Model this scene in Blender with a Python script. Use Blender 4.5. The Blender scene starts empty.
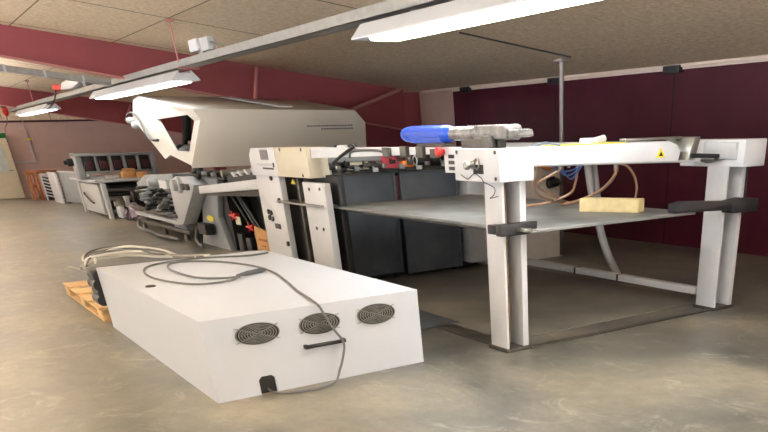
import bpy, bmesh, math, random
from mathutils import Vector, Matrix
random.seed(7)
scene = bpy.context.scene
col = scene.collection
PI = math.pi

# ------------------------------------------------------------ materials
MATS = {}
def lin(c):
    return tuple(((x/255)/12.92 if x/255 <= .04045 else ((x/255+.055)/1.055)**2.4) for x in c)
def mat(name, rgb, rough=.5, metal=0., var=.06, scale=6., bump=0., emit=0., trans=0., spec=.5):
    m = bpy.data.materials.new(name); m.use_nodes = True
    nt = m.node_tree; b = nt.nodes['Principled BSDF']
    r, g, bl = lin(rgb)
    b.inputs['Roughness'].default_value = rough
    b.inputs['Metallic'].default_value = metal
    b.inputs['Specular IOR Level'].default_value = spec
    tc = nt.nodes.new('ShaderNodeTexCoord')
    nz = nt.nodes.new('ShaderNodeTexNoise'); nz.inputs['Scale'].default_value = scale; nz.inputs['Detail'].default_value = 5
    nt.links.new(tc.outputs['Object'], nz.inputs['Vector'])
    rp = nt.nodes.new('ShaderNodeValToRGB')
    rp.color_ramp.elements[0].position = .3; rp.color_ramp.elements[1].position = .7
    k0, k1 = 1-var, 1+var
    rp.color_ramp.elements[0].color = (r*k0, g*k0, bl*k0, 1)
    rp.color_ramp.elements[1].color = (min(1, r*k1), min(1, g*k1), min(1, bl*k1), 1)
    nt.links.new(nz.outputs['Fac'], rp.inputs['Fac'])
    nt.links.new(rp.outputs['Color'], b.inputs['Base Color'])
    if bump:
        bp = nt.nodes.new('ShaderNodeBump'); bp.inputs['Strength'].default_value = bump; bp.inputs['Distance'].default_value = .01
        nt.links.new(nz.outputs['Fac'], bp.inputs['Height']); nt.links.new(bp.outputs['Normal'], b.inputs['Normal'])
    if emit:
        b.inputs['Emission Color'].default_value = (.95, .98, 1, 1); b.inputs['Emission Strength'].default_value = emit
    if trans:
        b.inputs['Transmission Weight'].default_value = trans
    MATS[name] = m
    return m

M_white = mat('white_paint', (212, 213, 216), .42, var=.03)
M_cab = mat('cabinet_white', (201, 204, 211), .4, var=.015, scale=2)
M_cream = mat('cream_paint', (212, 203, 180), .5, var=.03)
M_hoodf = mat('hood_front_beige', (216, 210, 199), .45, var=.03, scale=2)  # hood paint lightened for the shaded front face
M_hood = mat('hood_beige', (200, 196, 186), .45, var=.03, scale=2)  # same hood paint, darkened where the nearby lamp overlit it
M_greyp = mat('grey_paint', (136, 141, 145), .45, var=.08)
M_lgrey = mat('light_grey_paint', (186, 188, 190), .45, var=.06)
M_dgrey = mat('dark_grey_plate', (78, 84, 92), .5, var=.22, scale=3)
M_black = mat('black_plastic', (22, 22, 24), .45)
M_rubber = mat('grey_rubber', (78, 78, 78), .6)
M_cable = mat('cable_grey', (96, 94, 92), .55)
M_cablel = mat('cable_light_grey', (168, 164, 154), .55)
M_cablew = mat('cable_white', (212, 208, 198), .5)
M_steel = mat('steel', (150, 148, 142), .35, metal=.8, var=.15)
M_steeld = mat('dark_steel', (84, 80, 74), .45, metal=.5, var=.3, scale=9)
M_galv = mat('galvanised_tray', (146, 144, 139), .5, metal=.25, var=.12, scale=12)
M_table = mat('worn_steel_sheet', (126, 127, 125), .42, metal=.1, var=.28, scale=2.2)
M_base = mat('dark_floor_plate', (112, 109, 102), .6, var=.25, scale=1.5)
M_blue = mat('motor_blue', (14, 72, 190), .35, var=.08)
M_wrap = mat('clear_wrap_film', (150, 147, 144), .18, var=.4, scale=10, bump=.25, trans=.35)
M_yellow = mat('yellow_sticker', (236, 216, 60), .5)
M_red = mat('red_plastic', (205, 40, 36), .4)
M_pinkfilm = mat('red_acrylic', (190, 70, 84), .3, var=.2)
M_orange = mat('orange_plastic', (214, 124, 50), .5)
M_wood = mat('pallet_wood', (206, 170, 122), .7, var=.18, scale=14)
M_woodb = mat('planed_wood', (222, 202, 150), .6, var=.1, scale=16)
M_owood = mat('orange_varnished_wood', (146, 88, 48), .5, var=.15, scale=12)
M_card = mat('cardboard', (196, 146, 92), .75, var=.06)
M_brownh = mat('brown_hose', (158, 124, 96), .4)
M_bluetube = mat('blue_air_tube', (60, 96, 150), .4)
M_ghose = mat('grey_ribbed_hose', (150, 148, 146), .5)
M_frame = mat('frame_maroon', (140, 62, 68), .55, var=.06, scale=2)
M_framel = mat('flange_pinkish_maroon', (184, 122, 116), .55, var=.06, scale=2)
M_pink = mat('wall_pinkish_plaster', (200, 170, 160), .8, var=.05, scale=2)
M_trimw = mat('pale_plaster', (206, 204, 200), .8, var=.05, scale=2)
M_trim = mat('eave_trim', (222, 204, 192), .7, var=.05)
M_tube = mat('lit_diffuser', (255, 250, 240), .4, emit=19.0)
M_up = mat('uplight_tube', (255, 250, 240), .4, emit=100.0)  # strong upward glow added to brighten the ceiling
M_tubed = mat('dim_lit_diffuser', (255, 250, 240), .4, emit=4.5)
M_tube2 = mat('bright_lit_tube', (255, 250, 240), .4, emit=1.8)  # diffuser of the lamps added out of view
M_green = mat('exit_sign_green', (30, 120, 60), .4)
M_glass = mat('window_glass', (205, 215, 212), .15, var=.1)
M_print = mat('printed_grey', (120, 116, 118), .6, var=.5, scale=60)
M_dark = mat('machine_interior_dark', (24, 22, 22), .55, var=.3)
M_purple = mat('purple_grey_film', (118, 106, 124), .45, var=.25)
M_pole = mat('galvanised_pole', (158, 150, 148), .45, metal=.4, var=.1)
M_clamp = mat('dark_grey_clamp', (38, 38, 41), .5, var=.15)
M_rust = mat('rusty_chain', (112, 88, 64), .7, var=.4, scale=20)
M_beige = mat('beige_grey_paint', (186, 175, 164), .6, var=.06)
M_dmar = mat('dark_maroon_plastic', (70, 26, 34), .5)

def mat_floor():
    m = bpy.data.materials.new('concrete_floor'); m.use_nodes = True
    nt = m.node_tree; b = nt.nodes['Principled BSDF']; N = nt.nodes.new; L = nt.links.new
    tc = N('ShaderNodeTexCoord')
    mp = N('ShaderNodeMapping'); mp.inputs['Scale'].default_value = (1, .75, 1)
    L(tc.outputs['Object'], mp.inputs['Vector'])
    n1 = N('ShaderNodeTexNoise'); n1.inputs['Scale'].default_value = .75; n1.inputs['Detail'].default_value = 9; n1.inputs['Roughness'].default_value = .62; n1.inputs['Distortion'].default_value = .7
    n2 = N('ShaderNodeTexNoise'); n2.inputs['Scale'].default_value = 7; n2.inputs['Detail'].default_value = 12; n2.inputs['Roughness'].default_value = .8
    L(mp.outputs[0], n1.inputs['Vector']); L(mp.outputs[0], n2.inputs['Vector'])
    r1 = N('ShaderNodeValToRGB'); e = r1.color_ramp.elements
    e[0].position = .32; e[0].color = (*lin((80, 80, 76)), 1)
    e[1].position = .68; e[1].color = (*lin((146, 137, 119)), 1)
    x = e.new(.5); x.color = (*lin((112, 109, 100)), 1)
    L(n1.outputs['Fac'], r1.inputs['Fac'])
    r2 = N('ShaderNodeValToRGB'); e = r2.color_ramp.elements
    e[0].position = .35; e[0].color = (.7, .7, .7, 1); e[1].position = .7; e[1].color = (1.12, 1.1, 1.08, 1)
    L(n2.outputs['Fac'], r2.inputs['Fac'])
    mx = N('ShaderNodeMix'); mx.data_type = 'RGBA'; mx.blend_type = 'MULTIPLY'; mx.inputs[0].default_value = 1
    L(r1.outputs['Color'], mx.inputs[6]); L(r2.outputs['Color'], mx.inputs[7])
    # chalky scuff marks
    n3 = N('ShaderNodeTexNoise'); n3.inputs['Scale'].default_value = 2.2; n3.inputs['Detail'].default_value = 14; n3.inputs['Roughness'].default_value = .8; n3.inputs['Distortion'].default_value = 1.5
    L(mp.outputs[0], n3.inputs['Vector'])
    r3 = N('ShaderNodeValToRGB'); e = r3.color_ramp.elements
    e[0].position = .54; e[0].color = (0, 0, 0, 1); e[1].position = .72; e[1].color = (.7, .7, .7, 1)
    L(n3.outputs['Fac'], r3.inputs['Fac'])
    mx2 = N('ShaderNodeMix'); mx2.data_type = 'RGBA'
    L(r3.outputs['Color'], mx2.inputs[0]); L(mx.outputs[2], mx2.inputs[6]); mx2.inputs[7].default_value = (*lin((176, 170, 155)), 1)
    L(mx2.outputs[2], b.inputs['Base Color'])
    rr = N('ShaderNodeMapRange'); rr.inputs[3].default_value = .28; rr.inputs[4].default_value = .5
    L(n1.outputs['Fac'], rr.inputs[0]); L(rr.outputs[0], b.inputs['Roughness'])
    bp = N('ShaderNodeBump'); bp.inputs['Strength'].default_value = .08
    L(n2.outputs['Fac'], bp.inputs['Height']); L(bp.outputs[0], b.inputs['Normal'])
    return m

def mat_ceiling():
    m = bpy.data.materials.new('wood_wool_boards'); m.use_nodes = True
    nt = m.node_tree; b = nt.nodes['Principled BSDF']; N = nt.nodes.new; L = nt.links.new
    tc = N('ShaderNodeTexCoord')
    n1 = N('ShaderNodeTexNoise'); n1.inputs['Scale'].default_value = 16; n1.inputs['Detail'].default_value = 6; n1.inputs['Roughness'].default_value = .75
    L(tc.outputs['Object'], n1.inputs['Vector'])
    r1 = N('ShaderNodeValToRGB'); e = r1.color_ramp.elements
    e[0].position = .3; e[0].color = (*lin((198, 174, 142)), 1); e[1].position = .7; e[1].color = (*lin((250, 230, 202)), 1)
    L(n1.outputs['Fac'], r1.inputs['Fac'])
    sx = N('ShaderNodeSeparateXYZ'); L(tc.outputs['Object'], sx.inputs[0])
    def joint(sock, off, per, w):
        a = N('ShaderNodeMath'); a.operation = 'SUBTRACT'; a.inputs[1].default_value = off; L(sock, a.inputs[0])
        f = N('ShaderNodeMath'); f.operation = 'FLOORED_MODULO'; f.inputs[1].default_value = per; L(a.outputs[0], f.inputs[0])
        c = N('ShaderNodeMath'); c.operation = 'LESS_THAN'; c.inputs[1].default_value = w; L(f.outputs[0], c.inputs[0])
        return c.outputs[0]
    j1 = joint(sx.outputs[0], 2.5, 1.53, .022); j2 = joint(sx.outputs[1], 10.6, 3.24, .05)
    mxm = N('ShaderNodeMath'); mxm.operation = 'MAXIMUM'; L(j1, mxm.inputs[0]); L(j2, mxm.inputs[1])
    lt = N('ShaderNodeMath'); lt.operation = 'LESS_THAN'; lt.inputs[1].default_value = 5.6; L(sx.outputs[0], lt.inputs[0])
    mk = N('ShaderNodeMath'); mk.operation = 'MULTIPLY'; L(mxm.outputs[0], mk.inputs[0]); L(lt.outputs[0], mk.inputs[1]); mxm = mk
    sc = N('ShaderNodeMath'); sc.operation = 'MULTIPLY'; sc.inputs[1].default_value = .8; L(mxm.outputs[0], sc.inputs[0])
    mx = N('ShaderNodeMix'); mx.data_type = 'RGBA'; L(sc.outputs[0], mx.inputs[0]); L(r1.outputs['Color'], mx.inputs[6]); mx.inputs[7].default_value = (*lin((96, 74, 54)), 1)
    L(mx.outputs[2], b.inputs['Base Color']); b.inputs['Roughness'].default_value = .9
    bp = N('ShaderNodeBump'); bp.inputs['Strength'].default_value = .5; bp.inputs['Distance'].default_value = .01
    L(n1.outputs['Fac'], bp.inputs['Height']); L(bp.outputs[0], b.inputs['Normal'])
    return m

def mat_maroon():
    m = bpy.data.materials.new('dark_maroon_panels'); m.use_nodes = True
    nt = m.node_tree; b = nt.nodes['Principled BSDF']; N = nt.nodes.new; L = nt.links.new
    tc = N('ShaderNodeTexCoord')
    n1 = N('ShaderNodeTexNoise'); n1.inputs['Scale'].default_value = 1.2; n1.inputs['Detail'].default_value = 6
    L(tc.outputs['Object'], n1.inputs['Vector'])
    r1 = N('ShaderNodeValToRGB'); e = r1.color_ramp.elements
    e[0].position = .3; e[0].color = (*lin((66, 20, 34)), 1); e[1].position = .75; e[1].color = (*lin((80, 29, 45)), 1)
    L(n1.outputs['Fac'], r1.inputs['Fac'])
    # pale chips and scuffs
    v = N('ShaderNodeTexVoronoi'); v.inputs['Scale'].default_value = 1.3
    L(tc.outputs['Object'], v.inputs['Vector'])
    lt = N('ShaderNodeMath'); lt.operation = 'LESS_THAN'; lt.inputs[1].default_value = .045; L(v.outputs['Distance'], lt.inputs[0])
    mx = N('ShaderNodeMix'); mx.data_type = 'RGBA'; L(lt.outputs[0], mx.inputs[0]); L(r1.outputs['Color'], mx.inputs[6]); mx.inputs[7].default_value = (*lin((150, 120, 120)), 1)
    sx = N('ShaderNodeSeparateXYZ'); L(tc.outputs['Object'], sx.inputs[0])
    a = N('ShaderNodeMath'); a.operation = 'SUBTRACT'; a.inputs[1].default_value = 9.7; L(sx.outputs[1], a.inputs[0])
    f = N('ShaderNodeMath'); f.operation = 'FLOORED_MODULO'; f.inputs[1].default_value = 2.87; L(a.outputs[0], f.inputs[0])
    c = N('ShaderNodeMath'); c.operation = 'LESS_THAN'; c.inputs[1].default_value = .03; L(f.outputs[0], c.inputs[0])
    mx2 = N('ShaderNodeMix'); mx2.data_type = 'RGBA'; L(c.outputs[0], mx2.inputs[0]); L(mx.outputs[2], mx2.inputs[6]); mx2.inputs[7].default_value = (*lin((40, 14, 22)), 1)
    L(mx2.outputs[2], b.inputs['Base Color']); b.inputs['Roughness'].default_value = .5; b.inputs['Specular IOR Level'].default_value = .2
    return m
M_floor = mat_floor(); M_ceil = mat_ceiling(); M_mar = mat_maroon()

# ------------------------------------------------------------ mesh helpers
class MB:
    def __init__(s): s.bm = bmesh.new()
    def _add(s, bm2):
        me = bpy.data.meshes.new('t'); bm2.to_mesh(me); bm2.free(); s.bm.from_mesh(me); bpy.data.meshes.remove(me); return s
    def box(s, x0, x1, y0, y1, z0, z1, bev=.006, rot=None):
        b = bmesh.new(); bmesh.ops.create_cube(b, size=1)
        sx, sy, sz = abs(x1-x0), abs(y1-y0), abs(z1-z0)
        bmesh.ops.scale(b, vec=(sx, sy, sz), verts=b.verts)
        bev = min(bev, .3*min(sx, sy, sz))
        if bev > 0: bmesh.ops.bevel(b, geom=list(b.edges), offset=bev, segments=2, profile=.5, affect='EDGES')
        c = Vector(((x0+x1)/2, (y0+y1)/2, (z0+z1)/2))
        if rot is not None: bmesh.ops.rotate(b, cent=(0, 0, 0), matrix=Matrix.Rotation(rot[1], 3, rot[0]), verts=b.verts)
        bmesh.ops.translate(b, vec=c, verts=b.verts)
        return s._add(b)
    def prism(s, pts, axis, a0, a1, bev=0.):
        """closed outline in the plane across `axis`, pushed from a0 to a1"""
        b = bmesh.new()
        def P(p, a):
            return {'X': (a, p[0], p[1]), 'Y': (p[0], a, p[1]), 'Z': (p[0], p[1], a)}[axis]
        v0 = [b.verts.new(P(p, a0)) for p in pts]; v1 = [b.verts.new(P(p, a1)) for p in pts]
        n = len(pts)
        b.faces.new(v0); b.faces.new(v1[::-1])
        for i in range(n): b.faces.new((v0[i], v1[i], v1[(i+1) % n], v0[(i+1) % n]))
        bmesh.ops.recalc_face_normals(b, faces=b.faces)
        if bev: bmesh.ops.bevel(b, geom=list(b.edges), offset=bev, segments=2, profile=.5, affect='EDGES')
        return s._add(b)
    def cyl(s, p, q, r, r2=None, seg=20, caps=True):
        p, q = Vector(p), Vector(q); d = q-p; b = bmesh.new()
        bmesh.ops.create_cone(b, cap_ends=caps, segments=seg, radius1=r, radius2=r if r2 is None else r2, depth=d.length)
        bmesh.ops.rotate(b, cent=(0, 0, 0), matrix=d.to_track_quat('Z', 'Y').to_matrix(), verts=b.verts)
        bmesh.ops.translate(b, vec=(p+q)/2, verts=b.verts)
        return s._add(b)
    def lathe(s, p, q, prof, seg=24):
        """profile (t along p-q, radius) turned about the axis"""
        p, q = Vector(p), Vector(q); d = q-p; R = d.to_track_quat('Z', 'Y').to_matrix(); b = bmesh.new(); rings = []
        for t, r in prof:
            rings.append([b.verts.new(p + d*t + R @ Vector((r*math.cos(2*PI*k/seg), r*math.sin(2*PI*k/seg), 0))) for k in range(seg)])
        for a, c in zip(rings, rings[1:]):
            for k in range(seg): b.faces.new((a[k], a[(k+1) % seg], c[(k+1) % seg], c[k]))
        b.faces.new(rings[0][::-1]); b.faces.new(rings[-1])
        bmesh.ops.recalc_face_normals(b, faces=b.faces)
        return s._add(b)
    def sphere(s, c, r, sc=(1, 1, 1)):
        b = bmesh.new(); bmesh.ops.create_uvsphere(b, u_segments=18, v_segments=10, radius=r)
        bmesh.ops.scale(b, vec=sc, verts=b.verts); bmesh.ops.translate(b, vec=c, verts=b.verts)
        return s._add(b)
    def torus(s, c, R, r, axis='Y', seg=28, ms=8):
        b = bmesh.new(); g = []
        for i in range(seg):
            a = 2*PI*i/seg; ring = []
            for j in range(ms):
                t = 2*PI*j/ms; rr = R + r*math.cos(t); h = r*math.sin(t)
                u, w = rr*math.cos(a), rr*math.sin(a)
                ring.append(b.verts.new(Vector(c) + Vector({'X': (h, u, w), 'Y': (u, h, w), 'Z': (u, w, h)}[axis])))
            g.append(ring)
        for i in range(seg):
            for j in range(ms): b.faces.new((g[i][j], g[(i+1) % seg][j], g[(i+1) % seg][(j+1) % ms], g[i][(j+1) % ms]))
        bmesh.ops.recalc_face_normals(b, faces=b.faces)
        return s._add(b)
    def tube(s, pts, r, smooth=6, seg=8):
        pts = [Vector(p) for p in pts]
        if smooth and len(pts) > 2:
            out = []
            for i in range(len(pts)-1):
                p0 = pts[max(i-1, 0)]; p1 = pts[i]; p2 = pts[i+1]; p3 = pts[min(i+2, len(pts)-1)]
                for k in range(smooth):
                    t = k/smooth
                    out.append(.5*((2*p1)+(p2-p0)*t+(2*p0-5*p1+4*p2-p3)*t*t+(3*p1-p0-3*p2+p3)*t**3))
            out.append(pts[-1]); pts = out
        b = bmesh.new(); rings = []; nrm = None
        for i, p in enumerate(pts):
            d = (pts[min(i+1, len(pts)-1)]-pts[max(i-1, 0)]).normalized()
            if nrm is None: nrm = d.orthogonal().normalized()
            nrm = (nrm - d*nrm.dot(d)).normalized(); bn = d.cross(nrm)
            rings.append([b.verts.new(p + r*(math.cos(2*PI*k/seg)*nrm + math.sin(2*PI*k/seg)*bn)) for k in range(seg)])
        for a, c in zip(rings, rings[1:]):
            for k in range(seg): b.faces.new((a[k], a[(k+1) % seg], c[(k+1) % seg], c[k]))
        b.faces.new(rings[0][::-1]); b.faces.new(rings[-1])
        bmesh.ops.recalc_face_normals(b, faces=b.faces)
        return s._add(b)
    def build(s, name, m, parent=None, label=None):
        me = bpy.data.meshes.new(name)
        off = Vector((0, 0, 0)); p = parent
        while p is not None: off += p.location; p = p.parent
        bmesh.ops.translate(s.bm, vec=-off, verts=s.bm.verts)
        s.bm.to_mesh(me); s.bm.free()
        me.materials.append(m)
        for f in me.polygons: f.use_smooth = True
        try: me.set_sharp_from_angle(angle=math.radians(35))
        except Exception: pass
        o = bpy.data.objects.new(name, me); col.objects.link(o)
        if parent is not None: o.parent = parent
        if label: o['label'] = label
        return o
def tag(o, label, cat, group=None):
    o['label'] = label; o['category'] = cat
    if group: o['group'] = group
    return o
def thing(name, loc, label, cat, group=None):
    o = bpy.data.objects.new(name, None); o.location = loc; o.empty_display_size = .1; col.objects.link(o)
    return tag(o, label, cat, group)
def struct(name, mb, m, parent=None):
    o = mb.build(name, m, parent); o['kind'] = 'structure'; return o
def cz(x): return 3.653-.1184*x          # underside of the sloping ceiling

# ------------------------------------------------------------ room
XW, XL, YF, YB = 10.12, -7., 36., -5.
struct('floor', MB().box(XL, XW+.2, YB, YF+.2, -.2, 0, 0), M_floor)
struct('ceiling', MB().prism([(XL, cz(XL)), (XW+.2, cz(XW+.2)), (XW+.2, cz(XW+.2)+.2), (XL, cz(XL)+.2)], 'Y', YB, YF+.2), M_ceil)
struct('wall_right', MB().box(XW, XW+.2, YB, 16., 0, 2.405, 0), M_mar)
struct('wall_right_rear', MB().box(XW+.03, XW+.2, 16., YF, 0, 2.5, 0), M_pink)
struct('wall_far', MB().prism([(XL-.2, 0), (XW+.2, 0), (XW+.2, cz(XW+.2)), (XL-.2, cz(XL-.2))], 'Y', YF, YF+.2), M_pink)
def wall_with_openings(name, wall_pts_axis, lo, hi, zt, n, mk):
    b = MB(); w = (hi-lo)/n
    mk(b, lo, hi, 0, .5); mk(b, lo, hi, 3.3, zt)
    for k in range(n+1):
        c = lo+w*k; mk(b, max(lo, c-.2), min(hi, c+.2), .5, 3.3)
    return struct(name, b, M_trimw)
wall_with_openings('wall_left', 'y', YB, YF+.2, cz(XL)+.1, 8, lambda b, a, c, z0, z1: b.box(XL-.2, XL, a, c, z0, z1, 0))
for k in range(8):  # windows added in the unseen left wall to light the ceiling
    y0 = YB+.2+k*(YF+.2-YB)/8; y1 = YB-.2+(k+1)*(YF+.2-YB)/8
    b = MB().box(XL-.14, XL-.06, y0, y1, .5, .58, .004).box(XL-.14, XL-.06, y0, y1, 3.22, 3.3, .004)
    for y in (y0+.04, (y0+y1)/2, y1-.04): b.box(XL-.14, XL-.06, y-.04, y+.04, .58, 3.22, .004)
    struct('window_%d' % (k+1), b, M_white)
b = MB().box(XL, XW, YB-.2, YB, 0, .4, 0).box(XL, XW, YB-.2, YB, 2.3, cz(XW), 0)
b.prism([(XL, cz(XW)), (XW, cz(XW)), (XL, cz(XL))], 'Y', YB-.2, YB)
for k in range(5): b.box(XL+4.18*k, XL+.4+4.18*k, YB-.2, YB, .4, 2.3, 0)
struct('wall_back', b, M_trimw)
for k in range(4):  # more added windows, behind the camera, for extra light
    x0 = XL+.4+4.18*k; x1 = x0+3.78
    b = MB().box(x0, x1, YB-.14, YB-.06, .4, .48, .004).box(x0, x1, YB-.14, YB-.06, 2.22, 2.3, .004)
    for x in (x0+.04, (x0+x1)/2, x1-.04): b.box(x-.04, x+.04, YB-.14, YB-.06, .48, 2.22, .004)
    struct('window_%d' % (9+k), b, M_white)
struct('trim_1', MB().box(XW-.03, XW+.1, YB, 16., 2.395, 2.465, .004), M_trim)
struct('trim_2', MB().box(XW-.07, XW-.03, YB, 17.2, 2.425, 2.462, .004), M_trim)
struct('trim_3', MB().box(XL, XW, YF-.05, YF, 2.34, 2.40, .004), M_dmar)
# upper part of the far wall carries dull brown boarding
struct('trim_4', MB().prism([(XL, 2.40), (XW-.1, 2.40), (XW-.1, cz(XW)-.01), (XL, cz(XL)-.01)], 'Y', YF-.03, YF), M_ceil)

def portal_frame(n, y):
    w = MB().prism([(XL, cz(XL)), (2.3, cz(2.3)), (9.75, cz(9.75)), (9.75, 1.74), (4.1, 2.66), (2.3, 2.945), (XL, cz(XL)-.42)], 'Y', y, y+.02)
    w.box(9.75, XW+.02, y-.02, y+.2, 0, cz(XW)-.01, .004)
    o = struct('trim_%d' % n, w, M_frame)
    f = MB().prism([(XL, cz(XL)-.42), (2.3, 2.945), (4.1, 2.66), (9.75, 1.74), (9.75, 1.715), (4.1, 2.635), (2.3, 2.92), (XL, cz(XL)-.445)], 'Y', y-.1, y+.1)
    struct('lower_flange', f, M_framel, o)
portal_frame(5, 17.45)
portal_frame(6, 31.75)
struct('trim_7', MB().box(7.6, 9.76, 17.46, 17.52, 0, 2.12, .004), M_frame)

def brace(x0, z0, x1, z1, y, label):
    o = MB().cyl((x0, y-.06, z0), (x1, y-.35, z1), .035, seg=10).build('roof_brace', M_framel); tag(o, label, 'brace', 'roof braces on the maroon frames')
brace(6.5, 2.83, 6.25, 2.30, 17.35, 'short steep maroon brace on the near roof frame, above the beige hood')
brace(9.6, 2.49, 8.0, 2.05, 17.35, 'long slanting maroon brace above the right end of the beige hood')
brace(7.4, 2.70, 7.05, 2.25, 31.7, 'small maroon brace on the far roof frame, behind the leftmost hood corner')

# dark eave brackets along the top of the maroon wall
for i, y in enumerate((15.42, 12.53, 9.7)):
    b = MB().box(XW-.1, XW-.001, y-.17, y+.17, 2.355, 2.45, .006)
    b.cyl((XW-.105, y-.08, 2.4), (XW-.09, y-.08, 2.4), .02, seg=10).cyl((XW-.105, y+.08, 2.4), (XW-.09, y+.08, 2.4), .02, seg=10)
    tag(b.build('eave_bracket', M_black), 'dark bracket topping the maroon wall, ' +
        ('farthest one, near the pale wall strip', 'right beside the grey ceiling pole', 'nearest one, well right of the ceiling pole')[i],
        'bracket', 'eave brackets along the maroon wall')

# grey ceiling pole behind the lift
t = thing('ceiling_pole', (8.87, 10.88, 0), 'thin grey metal pole from ceiling to floor in front of the maroon wall', 'pole')
MB().cyl((8.87, 10.88, .01), (8.87, 10.88, cz(8.87)-.005), .035, seg=14).build('pole', M_pole, t)
MB().box(8.77, 8.97, 10.78, 10.98, cz(8.97)-.04, cz(8.97)-.005, .004).build('ceiling_flange', M_pole, t)
b = MB(); b.prism([(6.9, cz(6.9)-.002), (8.85, cz(8.85)-.002), (8.85, cz(8.85)-.018), (6.9, cz(6.9)-.018)], 'Y', 10.63, 10.66)  # dark strip drawn for a joint between ceiling boards
tag(b.build('ceiling_conduit', M_steeld), 'thin dark conduit on the ceiling leading to the grey pole', 'conduit')

# ------------------------------------------------------------ cable tray and lamps
t = thing('cable_tray', (4.18, 8, 2.6), 'long grey perforated cable tray running under the ceiling above the lamps', 'cable tray')
b = MB(); b.box(4.07, 4.29, -4.9, 34.2, 2.6, 2.606, 0)
b.box(4.07, 4.078, -4.9, 34.2, 2.6, 2.69, 0); b.box(4.282, 4.29, -4.9, 34.2, 2.6, 2.69, 0)
b.build('tray_channel', M_galv, t)
b = MB()
for k in range(4): b.tube([(4.11+.045*k, y, 2.622+.012*math.sin(y*1.7+k)) for y in range(-4, 35)], .014, 0, 6)
b.build('cables', M_cablel, t)
for y in (13.86, 28.06, -.3):
    b = MB().cyl((4.05, y, 2.66), (4.05, y, cz(4.05)-.004), .012, seg=8).box(4.03, 4.33, y-.02, y+.02, 2.575, 2.597, .003)
    b.box(4.0, 4.1, y-.05, y+.05, cz(4.1)-.03, cz(4.1)-.005, .003)
    b.build('hanger_rod', M_framel, t)

def lamp_fixture(x, y0, y1, label, group='ceiling lamps under the tray', uplight=False, dif=None):
    t = thing('fluorescent_lamp', (x, (y0+y1)/2, 2.44), label, 'lamp', group)
    prof = [(x-.21, 2.462), (x-.21, 2.45), (x+.21, 2.45), (x+.21, 2.462), (x+.1, 2.575), (x+.09, 2.575), (x+.09, 2.545), (x-.09, 2.545), (x-.09, 2.575), (x-.1, 2.575)]
    MB().prism(prof, 'Y', y0, y1).build('housing', M_white, t)
    MB().prism([(x-.15, 2.449), (x+.15, 2.449), (x+.13, 2.43), (x-.13, 2.43)], 'Y', y0+.25, y1-.25).build('diffuser', M_tube2 if uplight else (dif or M_tube), t)
    if uplight: MB().box(x-.08, x+.08, y0+.25, y1-.25, 2.546, 2.555, 0).build('uplight_diffuser', M_up, t)  # added glow on top of the unseen lamps, aimed at the ceiling
    for s in (y0+.9, y1-.9):
        MB().box(x-.05, x+.05, s-.04, s+.04, 2.556, 2.598, .003).build('hanger', M_steel, t)
    return t
lamp_fixture(4.18, 1.4, 8.0, 'large lit fluorescent lamp nearest the camera, under the cable tray')
lamp_fixture(4.18, 14.1, 20.3, 'middle lit fluorescent lamp under the tray, above the left end of the hood', dif=M_tubed)
lamp_fixture(4.18, 26.2, 31.8, 'small far lit fluorescent lamp near the end of the cable tray', dif=M_tubed)
# lamps added out of view to brighten the ceiling and hall
for x, y in ((-.9, -1.4), (-.9, 8.), (-.9, 17.), (-.9, 27.), (-4., -1.), (-4., 8.), (-4., 17.), (-4., 27.), (7.3, -1.75), (3.3, -2.2), (5.4, -2.2), (1.3, 23.), (1.4, 31.)):
    lamp_fixture(x, y-3.2, y+3.2, 'fluorescent lamp of the second lamp row', 'lamps of the second row', True)

# grey duct under the near roof frame
b = MB().prism([(.5, 3.06), (3.95, 2.66), (3.95, 2.57), (.5, 2.97)], 'Y', 17.9, 18.1)
t = thing('cable_duct', (2.2, 18, 2.8), 'grey cable duct hung under the near maroon roof beam at left', 'cable duct')
b.build('duct', M_galv, t)
for x in (.9, 1.7, 2.3, 2.9, 3.5):
    z = 3.06-(x-.5)*.116
    MB().box(x-.02, x+.02, 17.885, 18.115, z-.1, z+.012, .003).build('clip', M_lgrey, t)

# floodlights on the tray
t = thing('floodlight', (4.18, 12.9, 2.69), 'small white floodlight on top of the cable tray, above the beige hood', 'floodlight')
MB().box(4.1, 4.22, 13.02, 13.4, 2.74, 2.88, .015).build('lamp_head', M_white, t)
MB().box(4.12, 4.22, 12.6, 12.96, 2.72, 2.87, .012).build('housing', M_lgrey, t)
MB().box(4.13, 4.2, 12.9, 13.1, 2.69, 2.76, .004).tube([(4.16, 12.6, 2.8), (4.18, 12.3, 2.76), (4.2, 12.0, 2.7)], .012).build('bracket', M_steel, t)
t = thing('spotlight', (4.1, 22, 2.69), 'white spotlight with red plug and black cable on the cable tray at left', 'spotlight')
MB().prism([(21.0, 2.78), (21.5, 2.9), (23.0, 2.86), (23.3, 2.74), (22, 2.705)], 'X', 4.0, 4.2, .01).build('lamp_head', M_white, t)
MB().box(4.05, 4.2, 20.7, 20.95, 2.695, 2.85, .005).build('bracket', M_steel, t)
MB().lathe((4.05, 23.3, 2.78), (4.05, 24.2, 2.82), [(0, .03), (.1, .05), (.5, .05), (.6, .07), (1, .07)], 12).build('red_plug', M_red, t, 'red plug')
MB().tube([(4.0, 23.9, 2.78), (3.98, 24.2, 2.62), (3.97, 24.8, 2.5), (3.95, 25.6, 2.42)], .018).build('cable', M_black, t)
t = thing('hanging_socket', (4.1, 34, 2.5), 'red socket coupling hanging with cables at the far end of the tray', 'socket')
MB().lathe((4.0, 33.9, 2.74), (4.0, 34.0, 2.5), [(0, .05), (.2, .09), (.7, .09), (1, .05)], 12).build('socket_body', M_red, t)
MB().box(3.9, 4.05, 33.8, 34.1, 2.71, 2.8, .01).build('clamp', M_steeld, t)
MB().tube([(4.0, 34, 2.5), (3.95, 34.1, 2.3), (3.85, 34.2, 2.15), (3.8, 34.3, 1.9)], .015).build('cable', M_cable, t)
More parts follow.
